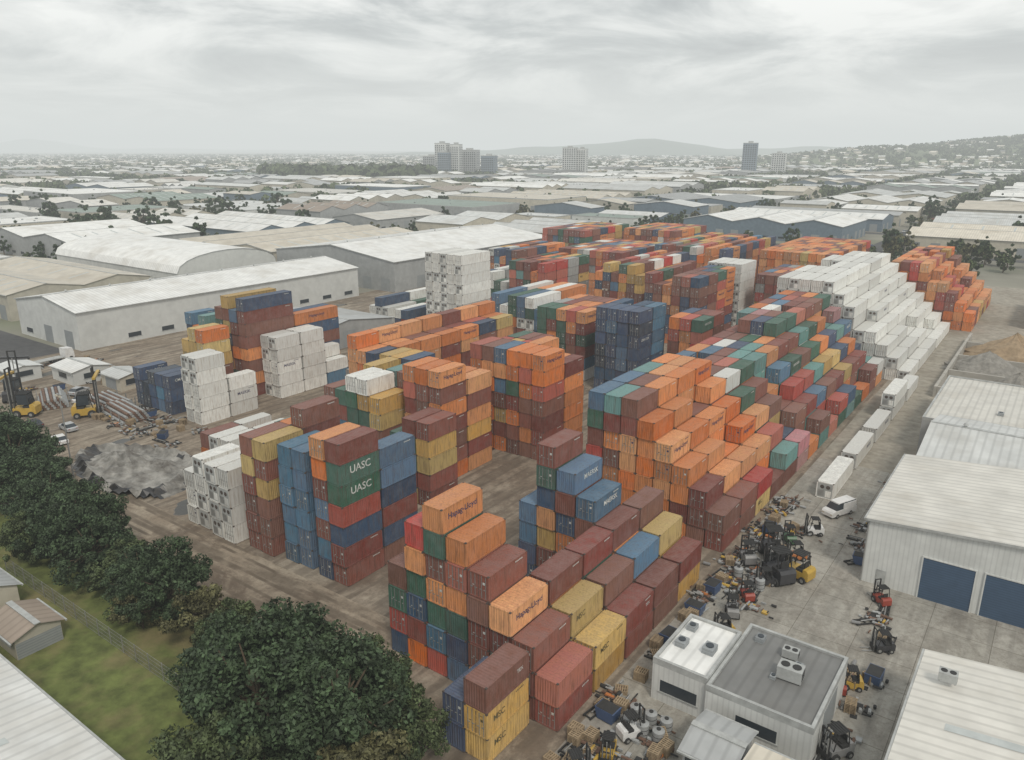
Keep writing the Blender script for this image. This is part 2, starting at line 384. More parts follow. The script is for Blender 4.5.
sheet('grass_verge',-140,5,-47,38.5,.03,grass,4)
sheet('asphalt_lot',-290,40,-205,88,.03,asp,2)
pm=mat('gravel_pit',(.28,.27,.25),.9,.5,.5,.95,.2,stcol=(.08,.07,.06),bump=1,world=True); plas=mat('black_liner',(.03,.03,.033),.35,.3,1,.5,.4,stcol=(.12,.10,.08))
b=MB()
N=30
def pz(i,j):
    x=(i/N-.5)*2; y=(j/N-.5)*2; r=math.sqrt(x*x+y*y)*(1+.12*math.sin(3*math.atan2(y,x)+1))
    z=2.0*math.exp(-((x+.2)**2+y*y)*6)+1.3*math.exp(-((x-.3)**2+(y-.35)**2)*20)+1.1*math.exp(-((r-.82)/.08)**2)
    return (z*(1+.35*math.sin(i*1.7+j*2.3)*math.cos(j*1.1)))*(1 if r<1 else 0)-.02+random.uniform(0,.2)*(r<.95)
pts={(i,j):((i/N-.5)*29,(j/N-.5)*16,pz(i,j)) for i in range(N+1) for j in range(N+1)}
for i in range(N):
    for j in range(N):
        r=math.hypot(i/N-.5,j/N-.5)
        if r<.5: b.face([pts[i,j],pts[i+1,j],pts[i+1,j+1],pts[i,j+1]],1 if r>.385 and (j<15 or random.random()<.25) and math.sin(i*.9+j*.4)>-.4 else 0)
b.obj('gravel_pit',[pm,plas],(-117,57.5,.03))
# ------------------------------------------------------------ buildings
wallm={'white':mat('cladding_white',(.68,.69,.67),.6,.08,.6,.3,.12,('X',.5,.3)),'cream':mat('cladding_cream',(.57,.53,.44),.7,.1,.6,.3,.12),
 'grey':mat('cladding_grey',(.37,.38,.38),.7,.1,.6,.3,.12),'beige':mat('cladding_beige',(.48,.45,.38),.75,.12,.5,.35,.1),'blue':mat('cladding_blue',(.16,.21,.26),.6,.1,.6,.2,.12)}
def roofmat(n,c,d,rnd=.12,st=.45): return mat(n,c,.55,.12,.3,st*1.2,.09,(d,1.1,.45),rnd=rnd,stcol=[x*.62*k for x,k in zip(c,(1.05,.98,.88))])
RM={}
for n,c in {'white':(.80,.80,.78),'lgrey':(.60,.61,.60),'grey':(.40,.41,.41),'cream':(.64,.59,.50),'brown':(.32,.26,.21),'green':(.24,.30,.26),'dgrey':(.19,.19,.185),'red':(.34,.18,.14),'warm':(.68,.66,.61)}.items():
    RM[n,'X']=roofmat('roof_'+n+'_x',c,'X'); RM[n,'Y']=roofmat('roof_'+n+'_y',c,'Y')
skyl=mat('skylight',(.50,.53,.52),.4,.1,1,.2,.3)
doorm=mat('roller_door',(.32,.34,.35),.6,.1,1,.2,.5,('Z',.3,.6)); doorb=mat('roller_door_blue',(.065,.11,.18),.6,.1,1,.2,.5,('Z',.3,.6))
def building(name,x0,y0,x1,y1,h,rh=2,ax='y',roof='gable',wm='white',rm='white',spans=1,doors=True,sky_=True,door_m=None,seed=0,vents=0):
    rr=random.Random(int(x0*7+y0*13+seed)); b=MB()
    W=x1-x0; D=y1-y0; cx,cy=(x0+x1)/2,(y0+y1)/2; hx,hy=W/2,D/2
    e=.35
    if roof=='gable' or roof=='arch':
        span=(W if ax=='y' else D)/spans
        for s in range(spans):
            a0=-(W if ax=='y' else D)/2+s*span; a1=a0+span; am=(a0+a1)/2
            L0,L1=(-hy,hy) if ax=='y' else (-hx,hx)
            if roof=='gable': top=[(a0,h),(am,h+rh),(a1,h)]
            else: top=[(am-span/2*math.cos(math.pi*k/10),h+rh*math.sin(math.pi*k/10)) for k in range(11)]
            prof=[(a0,0)]+top+[(a1,0)]
            for L,fl in ((L0,0),(L1,1)):
                pts=[(p,L,q) if ax=='y' else (L,p,q) for p,q in prof]
                if (fl==0)==(ax=='y'): pts=pts[::-1]
                b.face(pts,0)
            for a,show in ((a0,s==0),(a1,s==spans-1)):
                if show:
                    b.face([(a,L0,0),(a,L1,0),(a,L1,h),(a,L0,h)] if ax=='y' else [(L0,a,0),(L1,a,0),(L1,a,h),(L0,a,h)],0)
            for (p,q),(p2,q2) in zip(top[:-1],top[1:]):
                dq=.06
                def P(a,l,z): return (a,l,z) if ax=='y' else (l,a,z)
                ex=e if (p==a0 and s==0) else 0; ex2=e if (p2==a1 and s==spans-1) else 0
                sl=(q2-q)/(p2-p)
                A=(p-ex,q-ex*sl); B=(p2+ex2,q2+ex2*sl)
                b.face([P(A[0],L0-e,A[1]+dq),P(B[0],L0-e,B[1]+dq),P(B[0],L1+e,B[1]+dq),P(A[0],L1+e,A[1]+dq)],1)
                b.face([P(A[0],L0-e,A[1]+dq),P(B[0],L0-e,B[1]+dq),P(B[0],L0-e,B[1]-.25),P(A[0],L0-e,A[1]-.25)],4)
                if sky_ and roof=='gable' and rr.random()<.8:
                    nsk=int((L1-L0)/rr.choice([7,9,14]))
                    for k in range(1,nsk):
                        l=L0+(L1-L0)*k/nsk; u0,u1=.2,.8
                        za=q+(q2-q)*u0+dq+.03; zb=q+(q2-q)*u1+dq+.03; pa=p+(p2-p)*u0; pb=p+(p2-p)*u1
                        b.face([P(pa,l,za),P(pb,l,zb),P(pb,l+.9,zb),P(pa,l+.9,za)],2)
            for a,show,sg in ((a0,s==0,-1),(a1,s==spans-1,1)):
                if show and roof=='gable':
                    q0=h-e*rh/(span/2)
                    if ax=='y': b.box(a+sg*(e+.02),L0-e,q0-.12,a+sg*(e+.2),L1+e,q0+.05,4)
                    else: b.box(L0-e,a+sg*(e+.02),q0-.12,L1+e,a+sg*(e+.2),q0+.05,4)
            if roof=='gable':
                l0,l1=L0-e,L1+e
                if ax=='y': b.box(am-.3,l0,h+rh+.02,am+.3,l1,h+rh+.12,4)
                else: b.box(l0,am-.3,h+rh+.02,l1,am+.3,h+rh+.12,4)
            for k in range(vents):
                l=L0+(L1-L0)*(k+.5)/vents
                c=(am,l,h+rh+.1) if ax=='y' else (l,am,h+rh+.1)
                b.cyl(c,.22,.3,'z',10,4); b.cyl((c[0],c[1],c[2]+.3),.38,.35,'z',10,4,.2)
    else:
        b.box(-hx,-hy,0,hx,hy,h,0)
        b.face([(-hx+.3,-hy+.3,h+.02),(hx-.3,-hy+.3,h+.02),(hx-.3,hy-.3,h+.02),(-hx+.3,hy-.3,h+.02)],1)
        for q in ((-hx-.02,-hy-.02,hx+.02,-hy+.28),(-hx-.02,hy-.28,hx+.02,hy+.02),(-hx-.02,-hy+.28,-hx+.28,hy-.28),(hx-.28,-hy+.28,hx+.02,hy-.28)):
            b.box(q[0],q[1],h-.4,q[2],q[3],h+.25,4)
        for k in range(rr.randint(3,6)):
            ux,uy=rr.uniform(-hx*.8,hx*.7),rr.uniform(-hy*.8,hy*.7); s=rr.uniform(.5,1.2)
            b.box(ux,uy,h+.02,ux+s,uy+s*1.2,h+.02+s*.6,3); b.cyl((ux+s/2,uy+s*.6,h+.02+s*.6),s*.35,.1,'z',10,5)
    if doors:
        y=-hy-.03
        n=max(1,int(W/9))
        for k in range(n):
            c=-hx+W*(k+.5)/n
            if rr.random()<.6: b.box(c-2.2,y,0,c+2.2,y+.02,min(h-.6,4.6),3)
            else:
                b.box(c-1.8,y,1.2,c+1.8,y+.02,2.4,5); b.box(c-2,y-.06,1.05,c+2,y+.02,1.18,4)
        x=hx+.03; n=max(1,int(D/9))
        for k in range(n):
            c=-hy+D*(k+.5)/n
            if rr.random()<.4: b.box(x-.02,c-2.2,0,x,c+2.2,min(h-.6,4.6),3)
            elif rr.random()<.6:
                b.box(x-.02,c-1.8,1.2,x,c+1.8,2.4,5); b.box(x-.02,c-2,1.05,x+.06,c+2,1.18,4)
    rmx=RM[rm,'Y' if ax=='y' else 'X']
    return b.obj(name,[wallm[wm],rmx,skyl,door_m or doorm,greyp,glass],(cx,cy,0))
building('warehouse',-236,90,-202,186,10,2.6,'y',wm='white',rm='white',doors=True,vents=8)
building('warehouse',-262,198,-196,300,11,4,'y',wm='grey',rm='white',spans=1,vents=6)
building('warehouse',-300,200,-268,290,9,2.2,'y',wm='cream',rm='cream')
building('warehouse',-345,150,-255,192,8,6,'x',roof='arch',wm='white',rm='white')
building('warehouse',-330,95,-255,140,8,2,'x',wm='beige',rm='cream',spans=2)
building('warehouse',-345,200,-305,300,8,2,'y',wm='beige',rm='cream',spans=2)
building('open_shed',-176,118,-150,150,5,2.2,'x',wm='grey',rm='grey')
building('warehouse',-190,215,-175,330,7,2,'y',wm='white',rm='lgrey')
building('shed',-182,74,-172,82,3.2,.8,'x',wm='white',rm='white',sky_=False)
building('shed',-168,78,-160,84,3,.6,'x',wm='cream',rm='lgrey',sky_=False)
building('shed',-192,66,-185,73,3,.6,'x',wm='white',rm='lgrey',sky_=False)
building('shed',-158,92,-152,104,3,.6,'y',wm='white',rm='white',sky_=False)
# right side
b_=building('warehouse',-14.2,91.2,26,115,8.3,1.6,'y',wm='white',rm='warm',doors=False,vents=4)
b=MB()
for k in range(4):
    x=-8+k*6.2
    b.box(x,91.13,0,x+5.2,91.17,5.2,0); b.box(x-.15,91.05,0,x,91.17,5.35,1); b.box(x+5.2,91.05,0,x+5.35,91.17,5.35,1); b.box(x,91.05,5.2,x+5.2,91.17,5.35,1)
b.box(-12.6,91.1,0,-11.6,91.17,2.1,2); b.box(-14.26,91.05,0,-14.14,91.18,8.2,3)
for k in range(5): b.box(-14.32,94+k*4.6,3.5,-14.22,96.6+k*4.6,4.7,2)
o=b.obj('roller_doors',[doorb,wallm['white'],greyp,steel]); o.parent=b_; o.matrix_parent_inverse=Matrix.Translation(-Vector(b_.location))
building('warehouse',-13,116.5,30,138,8.0,2.0,'x',wm='beige',rm='lgrey',vents=5)
building('warehouse',-16,139.5,30,170,6.5,.5,'x',roof='flat',wm='grey',rm='warm',doors=False)
building('workshop',-4.6,50,22,71.5,5.6,1.4,'y',wm='white',rm='warm',vents=3)
building('site_office',-20,57,-10.7,68.4,4,.4,'x',roof='flat',wm='white',rm='dgrey')
building('site_office',-25.4,57.4,-20.1,66,4.3,.4,'x',roof='flat',wm='white',rm='white')
building('shed',-14,44,-7.5,53,3.5,.6,'x',wm='grey',rm='cream',sky_=False)
building('shed',-19,50,-15,55,3,.6,'x',wm='grey',rm='grey',sky_=False)
building('warehouse',-8,262,30,300,6,2,'y',wm='white',rm='white')
building('warehouse',-95,-20,-45,21,5,2.5,'x',wm='grey',rm='white',vents=4)
building('house',-108,20,-90,29,3,1.8,'x',wm='cream',rm='grey')
building('shed',-86,24.5,-80,29,2.4,.8,'x',wm='beige',rm='brown',sky_=False)
def acunit(x,y,z,s=1):
    b=MB(); b.box(-.9,-.6,.12,.9,.6,1.1,0); b.box(-.8,-.5,0,-.7,.5,.12,1); b.box(.7,-.5,0,.8,.5,.12,1)
    for k in (-.42,.42): b.cyl((k,0,1.1),.33,.06,'z',14,1)
    for k in range(6): b.box(.902,-.5,.25+k*.13,.915,.5,.3+k*.13,1)
    o=b.obj('air_conditioner',[greyp,dark],(x,y,z),.05); o.scale=(s,s,s)
acunit(-14.3,62.5,4.03,1.2); acunit(-15.2,65.6,4.03,.8); acunit(-2.6,67,6.35,.8)
# ------------------------------------------------------------ trees
def leafmat(n,c):
    m=bpy.data.materials.new(n); m.use_nodes=True; t=m.node_tree; b=t.nodes['Principled BSDF']; b.inputs['Roughness'].default_value=.75
    g=nd(t,'ShaderNodeNewGeometry')
    cc=mixc(t,ramp(t,noise(t,g.outputs['Position'],.7,2),[(.35,0),(.65,1)]),[x*.5 for x in c],[x*1.45 for x in c])
    r=ramp(t,g.outputs['Random Per Island'],[(0,.6),(1,1.3)])
    cc=mixc(t,1,cc,r,'MULTIPLY'); t.links.new(cc,b.inputs['Base Color']); return m
leaf1=leafmat('foliage_dark',(.050,.080,.036)); leaf2=leafmat('foliage_mid',(.075,.10,.04)); leaf3=leafmat('foliage_olive',(.12,.115,.05)); bark=mat('bark',(.12,.09,.06),.9,.3,3,0)
def tree_mesh(h,r,nl,ls,seed,lm,clumps=60):
    R=np.random.default_rng(seed); b=MB()
    def limb(p,q,r0,r1,n=6):
        p=Vector(p);q=Vector(q);d=(q-p).normalized(); a=d.orthogonal().normalized(); c=d.cross(a); k=len(b.v)
        for pp,rr in ((p,r0),(q,r1)):
            for i in range(n):
                an=2*math.pi*i/n; b.v.append(tuple(pp+a*rr*math.cos(an)+c*rr*math.sin(an)))
        for i in range(n):
            j=(i+1)%n; b.f.append((k+i,k+j,k+n+j,k+n+i)); b.m.append(0)
    limb((0,0,0),(.1,.1,h*.5),h*.035,h*.022,8); limb((.1,.1,h*.5),(0,0,h*.85),h*.022,h*.006,8)
    cen=[]
    for i in range(clumps):
        u=R.normal(size=3); u/=np.linalg.norm(u); rad=R.uniform(.45,1.15)
        c=np.array([u[0]*r*rad,u[1]*r*rad,h*.56+u[2]*h*.44*rad])
        if c[2]<h*.15: c[2]=h*.2
        c[:2]*= 1.1-.35*max(0,(c[2]/h-.5))*2
        cen.append(c)
        if i%4==0: limb((.05,.05,h*R.uniform(.25,.6)),tuple(c),h*.012,h*.004,5)
    cen=np.array(cen); cr=R.uniform(.10,.27,size=clumps)*r
    idx=R.integers(0,clumps,nl); d=R.normal(size=(nl,3)); d/=np.linalg.norm(d,axis=1)[:,None]
    rad=R.uniform(.4,1.2,size=(nl,1))**.6
    P=cen[idx]+d*rad*cr[idx][:,None]*np.array([1,1,.8])
    nrm=d+R.normal(size=(nl,3))*.6; nrm/=np.linalg.norm(nrm,axis=1)[:,None]
    t1=np.cross(nrm,R.normal(size=(nl,3))); t1/=np.linalg.norm(t1,axis=1)[:,None]; t2=np.cross(nrm,t1)
    s=ls*R.uniform(.6,1.3,size=(nl,1)); Q=np.stack([P-t1*s,P+t2*s*.55,P+t1*s,P-t2*s*.55],1).reshape(-1,3)
    k=len(b.v); b.v+=list(map(tuple,Q)); b.f+=[(k+4*i,k+4*i+1,k+4*i+2,k+4*i+3) for i in range(nl)]; b.m+=[1]*nl
    return b.mesh('tree_mesh',[bark,lm])
near=[tree_mesh(11,5.2,21000,.20,1,leaf1,130),tree_mesh(9,4.2,16000,.20,2,leaf1,100),tree_mesh(8,4.5,14000,.20,3,leaf2,90),tree_mesh(7,3.8,9000,.21,4,leaf3,60)]
TR=[(-42,34,0,1.08),(-47.5,30.5,0,1.15),(-52,37,1,1.15),(-45,38.5,2,.95),(-56.5,33,1,1.0),(-39,37.5,2,.8),(-46,25,2,1.0),(-37.5,31.5,3,.95),(-61,37,2,.75),(-67,37,3,.85),(-72.5,37.5,1,.9),(-78,37,0,.75),(-83,38,2,.85),(-88,37,1,.95),
    (-93,38.5,0,.88),(-98,37.5,1,1.0),(-104,39,0,.9),(-110,41,1,1.05),(-116,42.5,0,.98),(-123,42.5,0,1.08),(-131,44,1,1.2),(-120,37,2,.9),(-75,35,3,.6),(-100,34.5,2,.7),(-138,45,0,1.0)]
for i,(x,y,k,s) in enumerate(TR): put('tree',near[k],(x,y,0),random.uniform(0,6),(s,s,s*random.uniform(.85,1.2)))
mid=[tree_mesh(9,4,700,.8,11,leaf1,22),tree_mesh(7,3.6,600,.75,12,leaf2,20),tree_mesh(13,4.2,800,.9,13,leaf1,26),tree_mesh(8,3.8,600,.75,14,leaf3,22)]
b=MB(); fx0,fx1,fy=-100,-50,31.5
for k in range(0,21):
    x=fx0+(fx1-fx0)*k/20; b.cyl((x,fy,0),.05,2.1,'z',6,0)
for z in (.1,.6,1.1,1.6,2.05): b.box(fx0,fy-.012,z-.012,fx1,fy+.012,z+.012,0)
for k in range(0,200):
    x=fx0+(fx1-fx0)*k/200; b.box(x,fy-.006,.1,x+.02,fy+.006,2.0,0)
b.obj('chain_fence',[steel])
# ------------------------------------------------------------ city
RD=asp
def blocked(x,y,w,d):
    for (a,b_,c,e) in [(-208,-100,62,352),(-350,88,-195,305),(-140,-50,-40,45)]:
        if x+w/2>a and x-w/2<c and y+d/2>b_ and y-d/2<e: return True
    return False
roofs=['white']*9+['lgrey']*6+['cream']*3+['warm']*4+['grey']*3+['brown','green','dgrey']
walls=['white','cream','cream','grey','beige','beige','blue']
dt=[]
CX,CY=128,92
rb=MB()
nb=0
for ix in range(-22,22):
    for iy in range(0,26):
        cx=ix*CX-20; cy=iy*CY+10
        R,F=RF(cx,cy)
        if F<140 or F>1900 or abs(R)>.74*F+110: continue
        if not blocked(cx-CX/2,cy,14,CY): rb.box(cx-CX/2-4.5,cy-CY/2,.0,cx-CX/2+4.5,cy+CY/2,.05)
        if not blocked(cx,cy-CY/2,CX,12): rb.box(cx-CX/2+4.5,cy-CY/2-4.5,.0,cx+CX/2-4.5,cy-CY/2+4.5,.055)
        typ=random.random()
        greenp=.10 if F<900 else .24
        if typ<greenp:
            for k in range(34):
                q=(cx+random.uniform(-55,55),cy+random.uniform(-40,40),random.uniform(5,12))
                if not blocked(q[0],q[1],6,6): dt.append(q)
        sp=random.choice([(1,1),(2,1),(2,2),(1,2),(1,1),(2,1),(1,1)]) if F<1300 else random.choice([(1,1),(2,1),(1,2),(2,2)])
        uw=(CX-18)/sp[0]; ud=(CY-18)/sp[1]
        for a in range(sp[0]):
            for c in range(sp[1]):
                bx=cx-CX/2+9+uw*(a+.5); by=cy-CY/2+9+ud*(c+.5)
                bw=uw-random.uniform(3,20); bd=ud-random.uniform(3,20)
                if bw<9 or bd<9: continue
                if typ<greenp and random.random()<.7: continue
                if blocked(bx,by,bw,bd): continue
                r,f=RF(bx,by)
                if f<130: continue
                big=bw>30
                h=random.uniform(5,10) if big else random.uniform(3.5,6.5)
                ax=random.choice('xy'); rt='flat' if random.random()<.2 else 'gable'
                spn=(bw if ax=='y' else bd)
                building('warehouse' if big else 'industrial_building',bx-bw/2,by-bd/2,bx+bw/2,by+bd/2,h,min(3,spn*.07),ax,rt,random.choice(walls),random.choice(roofs),spans=random.choice([2,3]) if spn>50 else 1,doors=f<900,sky_=f<900,seed=nb)
                nb+=1
        for k in range(11 if F<900 else 16):
            if random.random()<.5: x,y=cx-CX/2+random.choice([-6,6]),cy+random.uniform(-CY/2,CY/2)
            else: x,y=cx+random.uniform(-CX/2,CX/2),cy-CY/2+random.choice([-6,6])
            if not blocked(x,y,6,6): dt.append((x,y,random.uniform(4,11)))
rb.obj('city_road',[RD])
hs=MB()
cols_=5
def hillz(x,y):
    R,F=RF(x,y)
    z=80*math.exp(-((R-1750)/520)**2-((F-2500)/650)**2)+60*math.exp(-((R-2600)/700)**2-((F-2500)/800)**2)+34*math.exp(-((R-1050)/260)**2-((F-2500)/500)**2)
    z+=5*math.sin(R/130)*math.cos(F/170)*min(1,z/30)
    return z
for k in range(2600):
    F=1750+ (random.random()**1.4)*3600; R=random.uniform(-.76,.76)*F
    x,y=XY(R,F); z=hillz(x,y)-2
    if z<1: z=0
    w_=random.uniform(10,18)*(3.4 if random.random()<.55 and z<1 else 1); d_=random.uniform(8,14)*(2 if w_>20 else 1); h=random.uniform(3.5,7); m=random.choice([0,0,0,1,1,2,3,4,4])
    hs.box(x-w_/2,y-d_/2,z-2,x+w_/2,y+d_/2,z+h,0)
    hs.prism([(y-d_/2-.5,z+h+.02),(y+d_/2+.5,z+h+.02),(y,z+h+2.2)],x-w_/2-.5,x+w_/2+.5,'x',1+m)
hs.obj('distant_suburb',[wallm['cream'],RM['white','X'],RM['lgrey','X'],RM['brown','X'],RM['dgrey','X'],RM['cream','X']])
far=[]
for (x,y,h) in dt:
    R,F=RF(x,y)
    if F<700:
        k=random.randrange(4); s=h/9; put('tree',mid[k],(x,y,0),random.uniform(0,6),(s,s,s))
    else: far.append((x,y,0,h))
for k in range(9500):
    F=1500+(random.random()**1.3)*4500; R=random.uniform(-.76,.76)*F; x,y=XY(R,F); z=max(0,hillz(x,y)-3)
    far.append((x,y,z,random.uniform(5,13)))
for k in range(300):
    F=random.uniform(1250,1330); R=random.uniform(-.31,-.10)*F; x,y=XY(R,F); far.append((x,y,0,random.choice([random.uniform(12,18),random.uniform(18,27)])))
for k in range(2600):
    R=random.gauss(1750,450);F=random.gauss(2350,380); x,y=XY(R,F); z=max(0,hillz(x,y)-3); far.append((x,y,z,random.uniform(7,14)))
n=len(far); A=np.array(far); nf=24
base=np.repeat(A,nf,0); N_=len(base)
d=rng.normal(size=(N_,3)); d/=np.linalg.norm(d,axis=1)[:,None]
hh=base[:,3:4]
P=base[:,:3]+np.concatenate([d[:,:2]*hh*.55,(d[:,2:3]*.42+.5)*hh],1)
nr=d+rng.normal(size=(N_,3))*.4; nr/=np.linalg.norm(nr,axis=1)[:,None]
t1=np.cross(nr,rng.normal(size=(N_,3))); t1/=np.linalg.norm(t1,axis=1)[:,None]; t2=np.cross(nr,t1); s=hh*.22
Q=np.stack([P-t1*s,P+t2*s,P+t1*s,P-t2*s],1).reshape(-1,3)
me=bpy.data.meshes.new('distant_trees'); me.vertices.add(len(Q)); me.vertices.foreach_set('co',Q.ravel())
me.loops.add(N_*4); me.loops.foreach_set('vertex_index',np.arange(N_*4)); me.polygons.add(N_); me.polygons.foreach_set('loop_start',np.arange(N_)*4); me.polygons.foreach_set('loop_total',np.full(N_,4))
me.update(); me.materials.append(leaf2); put('distant_trees',me)
def hill(name,fn,R0,R1,F0,F1,n,m):
    b=MB(); P={}
    for i in range(n+1):
        for j in range(n+1):
            x,y=XY(R0+(R1-R0)*i/n,F0+(F1-F0)*j/n); P[i,j]=(x,y,fn(x,y)-3)
    idx={k:i for i,k in enumerate(P)}; b.v=list(P.values())
    for i in range(n):
        for j in range(n): b.f.append((idx[i,j],idx[i+1,j],idx[i+1,j+1],idx[i,j+1])); b.m.append(0)
    o=b.obj(name,[m])
    for p in o.data.polygons: p.use_smooth=True
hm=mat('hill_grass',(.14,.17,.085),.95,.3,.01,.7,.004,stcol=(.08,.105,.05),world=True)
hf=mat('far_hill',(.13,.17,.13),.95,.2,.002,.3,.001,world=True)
hill('hill',hillz,600,4200,1000,4600,70,hm)
def far1(x,y):
    R,F=RF(x,y); return 95*math.exp(-((R-950)/420)**2-((F-5600)/500)**2)+55*math.exp(-((R-250)/900)**2-((F-6000)/500)**2)+60*math.exp(-((R-2200)/900)**2-((F-6000)/500)**2)+6*math.sin(R/170)+4*math.sin(R/67)
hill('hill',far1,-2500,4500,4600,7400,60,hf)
def far2(x,y):
    R,F=RF(x,y); return 150*math.exp(-((R+6900)/500)**2-((F-11500)/900)**2)+45*math.exp(-((R+5500)/2600)**2-((F-12000)/900)**2)+5*math.sin(R/300)
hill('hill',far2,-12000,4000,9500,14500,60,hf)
def midrise(R,F,w,d,h,wm,name='apartment_block'):
    b=MB(); b.box(-w/2,-d/2,0,w/2,d/2,h,0); b.box(-w/2-.2,-d/2-.2,h+.01,w/2+.2,d/2+.2,h+1,1)
    b.box(-w/6,-d/4,h+1,w/6,d/4,h+4,1)
    nf=int(h/3.3)
    for f in range(nf):
        z=f*3.3+1
        nx=int(w/4); ny=int(d/4)
        for k in range(nx): b.box(-w/2+k*4+.7,-d/2-.05,z,-w/2+k*4+3.3,-d/2-.02,z+1.7,2)
        for k in range(ny): b.box(w/2+.02,-d/2+k*4+.7,z,w/2+.05,-d/2+k*4+3.3,z+1.7,2)
        b.box(-w/2-.3,-d/2-.3,z-1,w/2+.3,-d/2-.06,z-.75,1)
    x,y=XY(R,F); b.obj(name,[wallm[wm],greyp,glass],(x,y,0),math.radians(20))
midrise(-130,1500,22,22,58,'white');midrise(-104,1500,18,20,56,'white');midrise(-80,1520,34,20,46,'grey');midrise(-125,1480,20,16,42,'blue')
midrise(-42,1480,26,20,36,'blue');midrise(105,1450,24,20,50,'white');midrise(128,1460,18,18,48,'white');midrise(430,1450,26,24,58,'blue')
midrise(500,1500,26,20,40,'white');midrise(-160,1600,30,22,34,'grey')
# atmospheric haze: thin mist layer over the whole district (absorbs; its own emission stands in for scattered daylight)
hb=MB(); hb.box(-21000,-21000,-5,21000,21000,260,0)
hmz=bpy.data.materials.new('haze'); hmz.use_nodes=True; t=hmz.node_tree
t.nodes.remove(t.nodes['Principled BSDF'])
DEN=.00023
va=nd(t,'ShaderNodeVolumeAbsorption'); va.inputs['Color'].default_value=(0,0,0,1); va.inputs['Density'].default_value=DEN
ve=nd(t,'ShaderNodeEmission'); ve.inputs['Color'].default_value=(.955,1,.985,1); ve.inputs['Strength'].default_value=DEN*.72
ash=nd(t,'ShaderNodeAddShader'); t.links.new(va.outputs[0],ash.inputs[0]); t.links.new(ve.outputs[0],ash.inputs[1])
t.links.new(ash.outputs[0],t.nodes['Material Output'].inputs['Volume'])
hb.obj('haze',[hmz])
# ------------------------------------------------------------ vehicles
pcol={k:mat('vehicle_'+k,c,.4,.1,1,.4,.8) for k,c in {'white':(.75,.75,.74),'silver':(.45,.46,.47),'red':(.32,.06,.04),'black':(.05,.05,.055),'blue':(.06,.1,.2),'yellow':(.55,.36,.07),'orange':(.52,.19,.06),'green':(.07,.15,.08),'grey':(.25,.25,.25)}.items()}
lampm=mat('lamp_lens',(.6,.55,.45),.3,.1,1,0)
def car_mesh(k,van=False):
    b=MB(); L=4.4 if not van else 5.0; W=.9 if not van else .95; Ht=1.45 if not van else 2.1
    if not van:
        lo=[(-2.2,.35),(2.2,.35),(2.2,.75),(2.05,.9),(1.1,.98),(-1.9,.98),(-2.2,.85)]
        cab=[(1.05,.98),(.4,Ht),(-1.2,Ht+.02),(-1.85,.98)]
    else:
        lo=[(-2.5,.35),(2.5,.35),(2.5,.85),(2.3,1.1),(1.75,1.2),(-2.45,1.2),(-2.5,1.0)]
        cab=[(1.7,1.2),(1.15,Ht-.1),(.9,Ht),(-2.35,Ht),(-2.45,1.2)]
    b.prism(lo,-W,W,'x',0)
    n=len(b.v); k_=len(cab)
    for sgn in (-1,1):
        for (p,q) in cab: b.v.append((sgn*(W-.04-(.16 if q>1.25 else 0)),p,q))
    for i in range(k_):
        j=(i+1)%k_; b.f.append((n+i,n+j,n+k_+j,n+k_+i)); b.m.append(1 if (i==0 or (i==k_-2 )) else 0)
    b.f.append(tuple(n+i for i in range(k_))); b.m.append(1); b.f.append(tuple(n+k_+i for i in range(k_))); b.m.append(1)
    zt=Ht+.01
    b.box(-W+.2,cab[-2][0]+.05,Ht-.02,W-.2,cab[1][0]-.02,zt+.03,0)
    if van:
        for sgn in (-1,1): b.box(sgn*(W-.1),-2.35,1.2,sgn*(W-.02),.3,Ht-.08,0)
    for y in (-1.35,1.4):
        for sgn in (-1,1):
            b.cyl((W-.2 if sgn>0 else -W-.01,y,.33),.33,.21,'x',14,2); b.cyl((sgn*(W+.022)-.01,y,.33),.18,.02,'x',10,3)
    for sgn in (-.65,.65):
        b.box(sgn-.18,L/2-.05,.62,sgn+.18,L/2+.02,.78,4); b.box(sgn-.15,-L/2-.02,.7,sgn+.15,-L/2+.04,.85,5)
    b.box(-W-.12,.75,1.0,-W,.95,1.12,0); b.box(W,.75,1.0,W+.12,.95,1.12,0)
    return b.mesh('car_mesh',[pcol[k],glass,dark,steel,lampm,pcol['red']])
cars={k:car_mesh(k) for k in ('white','silver','red','black','blue')}; van=car_mesh('white',True)
put('van',van,(-20.9,108,.03),math.radians(-25)+math.pi)
put('van',van,(-16.5,70.5,.03),1.4)
for x,y,k,a in [(-139.6,56,'white',1.4),(-145,60,'silver',1.5),(-152,57,'black',1.6),(-160,70,'white',.4),(-166,72,'silver',.4),(-15,44,'silver',.2),(-19,43,'black',0)]: put('parked_car',cars[k],(x,y,.03),a)
for k in range(160):
    F=random.uniform(200,800);R=random.uniform(-.7,.7)*F;x,y=XY(R,F)
    ix=round((x+20)/CX-.5)
    x=(ix+.5)*CX-20+random.choice([-3.2,3.2])
    if blocked(x,y,5,5): continue
    put('parked_car',cars[random.choice(list(cars))],(x,y,.06),random.choice([0,math.pi]))
for k in range(26):
    put('parked_car',cars[random.choice(list(cars))],(-285+(k%13)*5.2,48+(k//13)*14,.05),random.uniform(-.05,.05))
